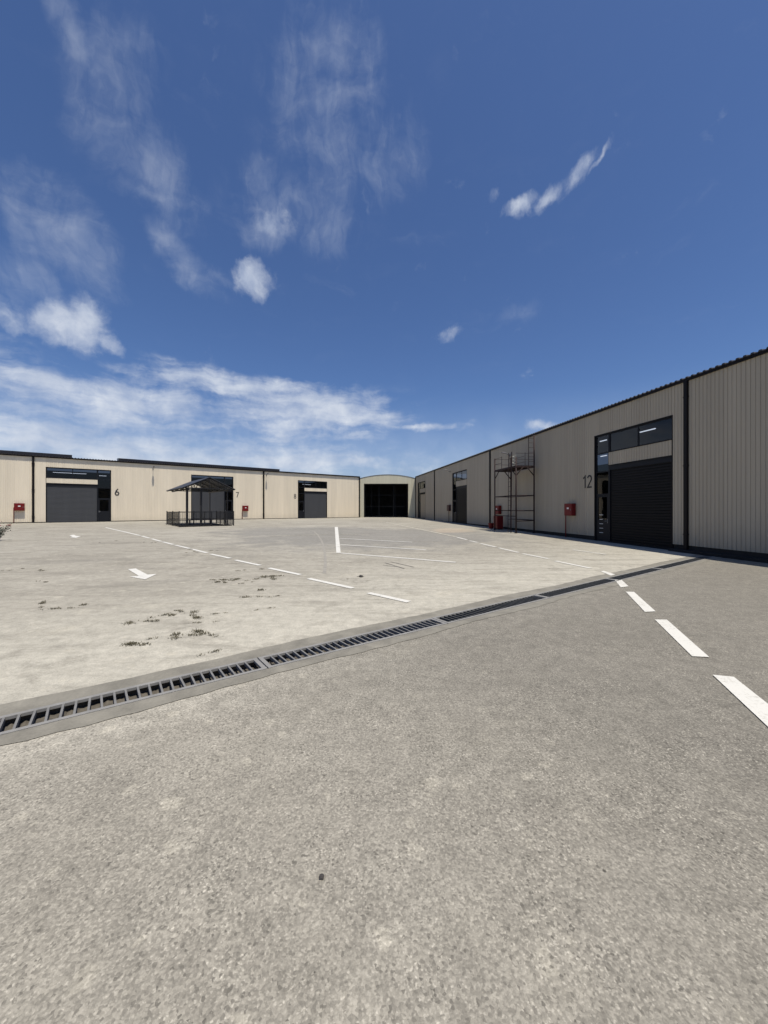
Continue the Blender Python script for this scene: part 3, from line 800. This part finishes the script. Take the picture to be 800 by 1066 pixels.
def arm_lamp(S, l, z, label):
    r = wall_thing(S, 'wall_lamp', l, 0, z, label=label, cat='lamp', group='arm lamps high on the warehouse walls')
    mb = MB(); mb.box(-.05, .05, -.03, -.0, -.22, -.04); mb.build('bracket', M['lampgrey'], r)
    mb = MB(); mb.tube([(0, -.03, -.13), (0, -.16, -.10), (0, -.34, .02)], .022, 8); mb.build('arm', M['lampgrey'], r, smooth=True)
    mb = MB(); i = 0
    prof = [(-.30, .055, .05), (-.42, .10, .065), (-.62, .10, .05), (-.70, .05, .03)]
    for (y, w, h) in prof:
        zc = .02 + (-.30 - y) * .18
        mb.v += [(-w, y, zc - h * .5), (w, y, zc - h * .5), (w * .8, y, zc + h * .5), (-w * .8, y, zc + h * .5)]
    for k in range(3):
        a = 4 * k; b = a + 4
        mb.f += [(a + q, a + (q+1) % 4, b + (q+1) % 4, b + q) for q in range(4)]
    mb.f += [(0,3,2,1), (12,13,14,15)]
    mb.build('lamp_head', M['lampgrey'], r, bevel=.01)
arm_lamp(A, 26.55, 5.95, 'small grey arm lamp high on the sunlit wall between doors 6 and 7')
arm_lamp(A, 14.3, 5.95, 'small grey arm lamp beside the dark downpipe between doors 7 and 8')
arm_lamp(B, 29.8, 5.62, 'grey arm lamp on the shaded wall above the scaffold platform')
arm_lamp(B, 16.2, 5.75, 'tiny grey arm lamp on the shaded wall left of the far black door')

# ------------------------------------------------------------------ scaffold tower against the right wall
def scaffold():
    lF, lN = 30.5, 33.55; nI, nO = .30, 1.5
    c = B.world(lF, nI); g = gz(c.x, c.y)
    r = wall_thing(B, 'scaffold_tower', lF, nI, g, label='tall rust red scaffold tower with high platform standing against the shaded right wall', cat='scaffold')
    L = lN - lF; W = nO - nI; PZ = 4.18      # local x: towards the camera along the wall, -y: out of the wall
    def T(x, y, z): return (x, -y, z)
    def post(x, y, z1):
        mb = MB(); mb.tube([T(x, y, .02), T(x, y, z1)], .046, 8); o = mb.build('post', M['redsteel'], r, smooth=True)
        f = MB(); f.box(x - .08, x + .08, -y - .08, -y + .08, 0, .02); f.build('foot', M['redsteel'], o)
    post(0, W, PZ + .85); post(0, 0, PZ + .95); post(L, W, PZ + .55); post(L, 0, PZ + 1.95)
    def rail(name, lst, rr=.032):
        for a, b in lst:
            mb = MB(); mb.tube([T(*a), T(*b)], rr, 6); mb.build(name, M['redsteel'], r, smooth=True)
    rail('rail', [((0,W,2.35),(L,W,2.35)), ((0,0,2.35),(L,0,2.35)), ((L,0,2.35),(L,W,2.35)), ((0,0,2.35),(0,W,2.35)),
                  ((L,0,1.40),(L,W,1.40)), ((L,0,.78),(L,W,.74)), ((0,W,1.05),(L,W,1.05)), ((0,0,1.40),(L,0,1.40)), ((0,0,.8),(L,0,.8)), ((0,0,1.4),(0,W,1.4))])
    rail('brace', [((0,W,PZ-.6),(.75,W,PZ-.02)), ((L,W,PZ-.6),(L-.75,W,PZ-.02)), ((L,0,PZ-.6),(L,.5,PZ-.02)), ((L,W,PZ-.6),(L,W-.5,PZ-.02)),
                   ((0,0,PZ-.6),(0,.5,PZ-.02)), ((L,0,PZ-.6),(L-.75,0,PZ-.02))])
    mb = MB()
    for k in range(5): mb.box(.0, L, -W + k * W / 5 + .01, -W + (k + 1) * W / 5 - .01, PZ, PZ + .045)
    mb.bar(T(-.05, W, PZ - .04), T(L + .05, W, PZ - .04), .06, .08); mb.bar(T(-.05, 0, PZ - .04), T(L + .05, 0, PZ - .04), .06, .08)
    for x in (0, L / 3, 2 * L / 3, L): mb.bar(T(x, 0, PZ - .04), T(x, W, PZ - .04), .05, .07)
    mb.build('platform', M['redsteel'], r)
    gr = MB()
    for x in (L * .35, L * .7): gr.tube([T(x, W, PZ), T(x, W, PZ + .85)], .018, 6)
    for y in (W * .5,): gr.tube([T(L, y, PZ), T(L, y, PZ + .85)], .018, 6)
    for z in (.42, .80):
        gr.tube([T(0, W, PZ + z), T(L * .35, W, PZ + z)], .012, 6); gr.tube([T(0, 0, PZ + z), T(L * .6, 0, PZ + z)], .012, 6)
        gr.tube([T(L, W, PZ + z), T(L, 0, PZ + z)], .012, 6); gr.tube([T(0, W, PZ + z), T(0, 0, PZ + z)], .012, 6)
    gr.build('guard_rail', M['redsteel'], r)
    lad = MB()                                  # short ladder frame at the near inner corner
    lad.tube([T(L, .36, PZ), T(L, .36, PZ + 1.85)], .024, 6)
    for k in range(6): lad.tube([T(L, 0, PZ + .3 + .29 * k), T(L, .36, PZ + .3 + .29 * k)], .012, 6)
    lad.build('upper_ladder', M['redsteel'], r)
    rp = MB(); ra = random.Random(5); pts = []
    for k in range(40):
        a = k * .62; pts.append(T(L * .62 + .12 * math.cos(a) + ra.uniform(-.02, .02), W * .6 + .10 * math.sin(a), PZ + .08 + k * .020))
    rp.tube(pts, .014, 5); tag(rp.build('hose', M['rope'], r), label='pale tangled hose hung on the platform rail')
    # long ladder leaning on the outer side
    c = B.world(lF + 2.42, nO + .12); g2 = gz(c.x, c.y)
    q = wall_thing(B, 'ladder', lF + 2.42, nO + .12, g2, label='tall steel ladder leaning on the outer side of the scaffold tower', cat='ladder')
    for x in (-.2, .2):
        mb = MB(); mb.tube([(x, 0, 0), (x, .05, PZ + .95)], .030 if x > 0 else .020, 6); mb.build('side_rail', M['redsteel'], q)
    mb = MB()
    for k in range(16):
        z = .25 + k * .3; y = .05 * z / (PZ + .95); mb.tube([(-.2, y, z), (.2, y, z)], .012, 6)
    mb.build('rungs', M['redsteel'], q)
scaffold()
# red things at the foot of the tower
def red_cabinet():
    r = wall_thing(B, 'fire_hydrant_cabinet', 29.35, .7, gz(*B.world(29.35, .7)[:2]), label='red floor standing fire cabinet at the foot of the scaffold tower', cat='cabinet')
    mb = MB(); mb.box(-.33, .33, -.22, .22, .06, 1.02); mb.build('body', M['red'], r, bevel=.02)
    mb = MB(); mb.box(-.30, -.01, -.236, -.222, .10, .98); mb.build('door', M['red'], r, bevel=.005)
    mb = MB(); mb.box(.01, .30, -.236, -.222, .10, .98); mb.build('door', M['red'], r, bevel=.005)
    mb = MB()
    for x in (-.26, .26): mb.box(x - .04, x + .04, -.2, .2, 0, .06)
    mb.build('feet', M['black'], r)
    r2 = wall_thing(B, 'sand_bucket', 28.3, .8, gz(*B.world(28.3, .8)[:2]), label='small red bucket on the ground left of the red floor cabinet', cat='bucket')
    mb = MB(); mb.tube([(0,0,0), (0,0,.42)], [.15, .21], 14); mb.build('pail', M['red'], r2)
    mb = MB(); mb.tube([(.21 * math.cos(a), 0, .42 + .14 * math.sin(a)) for a in [math.pi * k / 10 for k in range(11)]], .008, 5); mb.build('handle', M['black'], r2)
red_cabinet()

# ------------------------------------------------------------------ shelter in the yard
def shelter():
    C0 = Vector((-13.6, 30.0)); rz = math.atan2(.628, .778)     # local x along the front gable, local y away from the camera
    g = .255
    r = empty('gazebo', (C0.x, C0.y, g), rz, label='dark steel shelter with gabled sheet roof standing in the yard before door 7', cat='gazebo')
    EZ, RZ, HW, LEN = 3.02, 3.86, 1.95, 6.4
    for x, y, w in ((-1.5, .6, .15), (-.50, .6, .14), (1.5, .6, .07), (1.5, 5.8, .07)):
        mb = MB(); mb.box(x - w/2, x + w/2, y - w/2, y + w/2, 0, EZ - .02); mb.box(x - w, x + w, y - w, y + w, 0, .02)
        mb.build('post', M['black'], r)
    for sd in (-1, 1):
        mb = MB(); n = 34
        for k in range(n):
            y0 = LEN * k / n; y1 = LEN * (k + 1) / n; u = .012 if k % 2 else 0
            a = (sd * HW, EZ - .05 + u); b = (0, RZ + u)
            top = [(a[0], y0, a[1]), (a[0], y1, a[1]), (b[0], y1, b[1]), (b[0], y0, b[1])]
            mb.poly(top); mb.poly([(x, y, z - .025) for x, y, z in top])
            mb.poly([top[0], top[1], (top[1][0], top[1][1], top[1][2] - .025), (top[0][0], top[0][1], top[0][2] - .025)])
        for y in (0, LEN): mb.poly([(sd * HW, y, EZ - .05), (0, y, RZ), (0, y, RZ - .025), (sd * HW, y, EZ - .075)])
        mb.build('roof_sheet', M['gazroof'], r)
    for y in (.12, 2.1, 4.1, 6.1):
        mb = MB()
        for sd in (-1, 1):
            mb.bar((sd * (HW - .04), y, EZ - .12), (0, y, RZ - .08), .05, .07)
            for k in (1, 2):
                x = sd * HW * k / 3; zt = RZ - .08 - (RZ - EZ - .0) * k / 3
                mb.bar((x, y, EZ - .06), (x, y, zt), .035)
                mb.bar((x, y, EZ - .06), (sd * HW * (k - 1) / 3, y, RZ - .08 - (RZ - EZ) * (k - 1) / 3), .03)
        mb.bar((-HW + .05, y, EZ - .06), (HW - .05, y, EZ - .06), .05, .06)
        mb.bar((0, y, EZ - .06), (0, y, RZ - .06), .05)
        mb.build('truss', M['black'], r)
    mb = MB()
    for sd in (-1, 1): mb.bar((sd * 1.5, 0, EZ - .13), (sd * 1.5, LEN, EZ - .13), .07, .09); mb.bar((sd * (HW - .03), 0, EZ - .09), (sd * (HW - .03), LEN, EZ - .09), .03, .05)
    mb.bar((0, 0, RZ - .07), (0, LEN, RZ - .07), .04, .06)
    mb.build('purlin', M['black'], r)
    mb = MB(); mb.box(-2.0, 1.8, .35, 5.1, -.02, .035); mb.build('deck', M['plinth'], r)
    # railing round the shelter, its own thing
    f = empty('railing', (C0.x, C0.y, g), rz, label='black metal railing of thin upright bars round the shelter', cat='railing')
    a0, a1, b0, b1 = -2.1, 1.9, .3, 5.2; H = 1.13
    def run(p, q, step=.115, gap=None):
        P, Q = Vector(p), Vector(q); Ln = (Q - P).length; n = int(Ln / step); mb = MB()
        for z in (.10, H - .02, .50): mb.bar((*P, z), (*Q, z), .03, .035)
        for k in range(1, n): c = P.lerp(Q, k / n); mb.bar((*c, .10), (*c, H - .03), .014)
        mb.build('panel', M['black'], f)
    def rpost(x, y):
        mb = MB(); mb.box(x - .035, x + .035, y - .035, y + .035, 0, H + .06); mb.build('post', M['black'], f)
    run((a0, b0), (.2, b0)); run((.85, b0), (a1, b0), .085); run((a0, b0), (a0, b1)); run((a1, b0), (a1, b1)); run((a0, b1), (a1, b1))
    for x in (a0, -.3, .2, .85, 1.3, a1): rpost(x, b0)
    for x in (a0, 0, a1): rpost(x, b1)
    for y in (2.7,): rpost(a0, y); rpost(a1, y)
    # bench inside
    q = empty('bench', (C0.x + .628 * -3.0, C0.y + .778 * 3.0, g + .035), rz, label='dark low bench standing inside the railing under the shelter roof', cat='bench')
    mb = MB(); mb.box(-1.0, 1.0, -.2, .2, .42, .47); mb.build('seat', M['black'], q)
    for x in (-.8, .8):
        mb = MB(); mb.box(x - .03, x + .03, -.17, .17, 0, .42); mb.build('leg', M['black'], q)
shelter()

# ------------------------------------------------------------------ rose bush cut by the left edge
def rose():
    p = G(-4, 563)
    r = empty('rose_bush', p, 0, label='dark leafy rose bush with red blooms cut by the left edge of the photo', cat='bush')
    ra = random.Random(21); st_ = MB(); lf = MB(); tips = []
    for k in range(16):
        a = ra.uniform(0, 6.28); rr = ra.uniform(.1, .5); h = ra.uniform(.35, .85)
        tip = Vector((rr * math.cos(a), rr * math.sin(a), h)); mid_ = tip * .5 + Vector((0, 0, .08))
        st_.tube([(0, 0, 0), mid_, tip], [.012, .009, .005], 5); tips.append(tip)
        for q in range(46):
            c = Vector((0,0,0)).lerp(tip, ra.uniform(.2, 1.05)) + Vector([ra.gauss(0, .06) for _ in range(3)])
            c.z = max(c.z, .03)
            u = Vector([ra.gauss(0, 1) for _ in range(3)]).normalized(); v = u.cross(Vector([ra.gauss(0, 1) for _ in range(3)])).normalized()
            s_ = ra.uniform(.022, .045); lf.poly([c - u * s_, c + v * s_ * .55, c + u * s_, c - v * s_ * .55])
    st_.build('stems', M['stem'], r); lf.build('foliage', M['leaf'], r)
    for tip in sorted(tips, key=lambda t: -t.z)[:8]:
        b = MB()
        for q in range(14):
            a = q * 2.4; e = .012 + .003 * q; c = tip + Vector((e * math.cos(a), e * math.sin(a), .03 - .0015 * q))
            u = Vector((math.cos(a), math.sin(a), .5)).normalized() * .03; v = Vector((-math.sin(a), math.cos(a), 0)) * .028
            b.poly([c - u * .4, c + v, c + u, c - v])
        b.build('bloom', M['petal'], r)
rose()

# ------------------------------------------------------------------ weeds in the worn concrete
def weed_mesh(seed, n, spread):
    ra = random.Random(seed); mb = MB()
    cs = [(ra.gauss(0, spread), ra.gauss(0, spread * .35)) for _ in range(4)]
    for k in range(n):
        cx, cy = ra.choice(cs); x = cx + ra.gauss(0, spread * .28); y = cy + ra.gauss(0, spread * .22); a = ra.uniform(0, 6.28); L = ra.uniform(.02, .06); w = ra.uniform(.003, .008)
        h = ra.uniform(.006, .045); d = Vector((math.cos(a), math.sin(a), 0)); e = Vector((-d.y, d.x, 0)) * w
        b = Vector((x, y, .001)); m_ = b + d * L * .5 + Vector((0, 0, h)); t = b + d * L + Vector((0, 0, h * .6))
        mb.poly([b - e, b + e, m_ + e, m_ - e]); mb.poly([m_ - e, m_ + e, t])
    return mb
WL = [(44,606,1),(7,594,.8),(24,592,.6),(43,594,.9),(44,628,.9),(44,633,.8),(64,634,.9),(86,630,.9),(145,648,1.0),(139,671,1.2),(151,667,.9),
      (165,641.5,1.0),(180,640.5,1.0),(195,637,1.0),(204,643,1.1),(212,648,.8),(229,639,.8),(182,661,1.0),(192,663,1.0),(208,658,1.1),(214,662,1.0),
      (217,680,.7),(227,606,1.0),(240,603.5,1.0),(246,603,1.0),(255,607,.9),(262,622,1.0),(271,614.5,1.0),(279,601.5,1.5),(285,600,1.2),(278,634,.8),(285,621,.7),
      (273,592.5,.8),(252,594,.6),(199,572.5,.8),(204,574.5,.9),(223,573.5,.8),(194,575.5,.6),(160,565,.7),(150,564.5,.6),(128,561.5,.6),(121,563,.6),(104,565,.6),
      (228,604,.9),(234,606.5,.8),(247,604.5,.9),(272,602.5,.9),(362,603,.4),(375,600.5,.4)]
protos = []
def wl(x, y):
    if y < 580 and x > 190: return 'small dry weed tuft at the foot of the long dashed white line'
    if y < 568: return 'tiny dark weed tuft along the slab joint left of the long dashed line'
    if x > 350: return 'tiny dark weed scrap right of the short white dashes on the pale slab'
    if x > 216 and y > 630: return 'thin brown weed scrap at the lower right of the weedy area above the drain'
    if x == 279: return 'widest olive weed tuft, right under the long dashed white line'
    if x > 255 and y > 603: return 'small brown weed tuft in the scattered row below the widest tuft under the dashed line'
    if x > 216: return 'low olive weed tuft just below the long dashed white line'
    if x < 100 and y < 600: return 'small brown weed tuft by the left edge, farther away than the white arrow'
    if x < 100 and y > 620: return 'brown weed tuft left of the drain weeds, nearer than the white arrow'
    if x < 100: return 'low brown weed tuft near the left edge, left of the white arrow'
    if x < 170 and y > 645: return 'brown weed tuft at the left end of the weedy area above the drain'
    if y > 675: return 'small weed tuft lying closest to the drain edging'
    if y > 655: return 'dark weed tuft in the lower row of the weedy area above the drain'
    return 'low straggly brown weed tuft between the white arrow and the drain'
wlabel = 'low straggly olive weed tuft growing from a crack in the pale concrete'
for k in range(5):
    o = weed_mesh(40 + k, 60 + 18 * k, .17).build('weed_tuft', M['weed']); tag(o, wlabel, 'weed', 'weed tufts in the far slab'); protos.append(o)
for i, (x, y, s_) in enumerate(WL):
    o = protos[i] if i < 5 else protos[i % 5].copy()
    if i >= 5: col.objects.link(o)
    o.location = G(x, y, .004); o.rotation_euler = (0, 0, rnd.uniform(-.9, .9) + math.pi * (i % 2)); k = s_ * rnd.uniform(.8, 1.15); o.scale = (k, k, k * .8)
    k *= .62; o.scale = (k * 1.1, k * .9, k * .7)
    tag(o, wl(x, y))

# loose stones
def stone(x, y, r_, label):
    p = G(x, y, .0); bm = bmesh.new(); bmesh.ops.create_icosphere(bm, subdivisions=2, radius=r_); ra = random.Random(int(x))
    for v in bm.verts: v.co *= ra.uniform(.75, 1.2); v.co.z = v.co.z * .6 + r_ * .4
    me = bpy.data.meshes.new('stone'); bm.to_mesh(me); bm.free(); me.materials.append(M['stone'])
    o = bpy.data.objects.new('stone', me); col.objects.link(o); o.location = p
    tag(o, label, 'stone')
stone(335, 914, .013, 'small dark clod lying alone on the foreground concrete')
stone(376, 600.8, .05, 'dark stone on the pale concrete beyond the drain, below the parking lines')
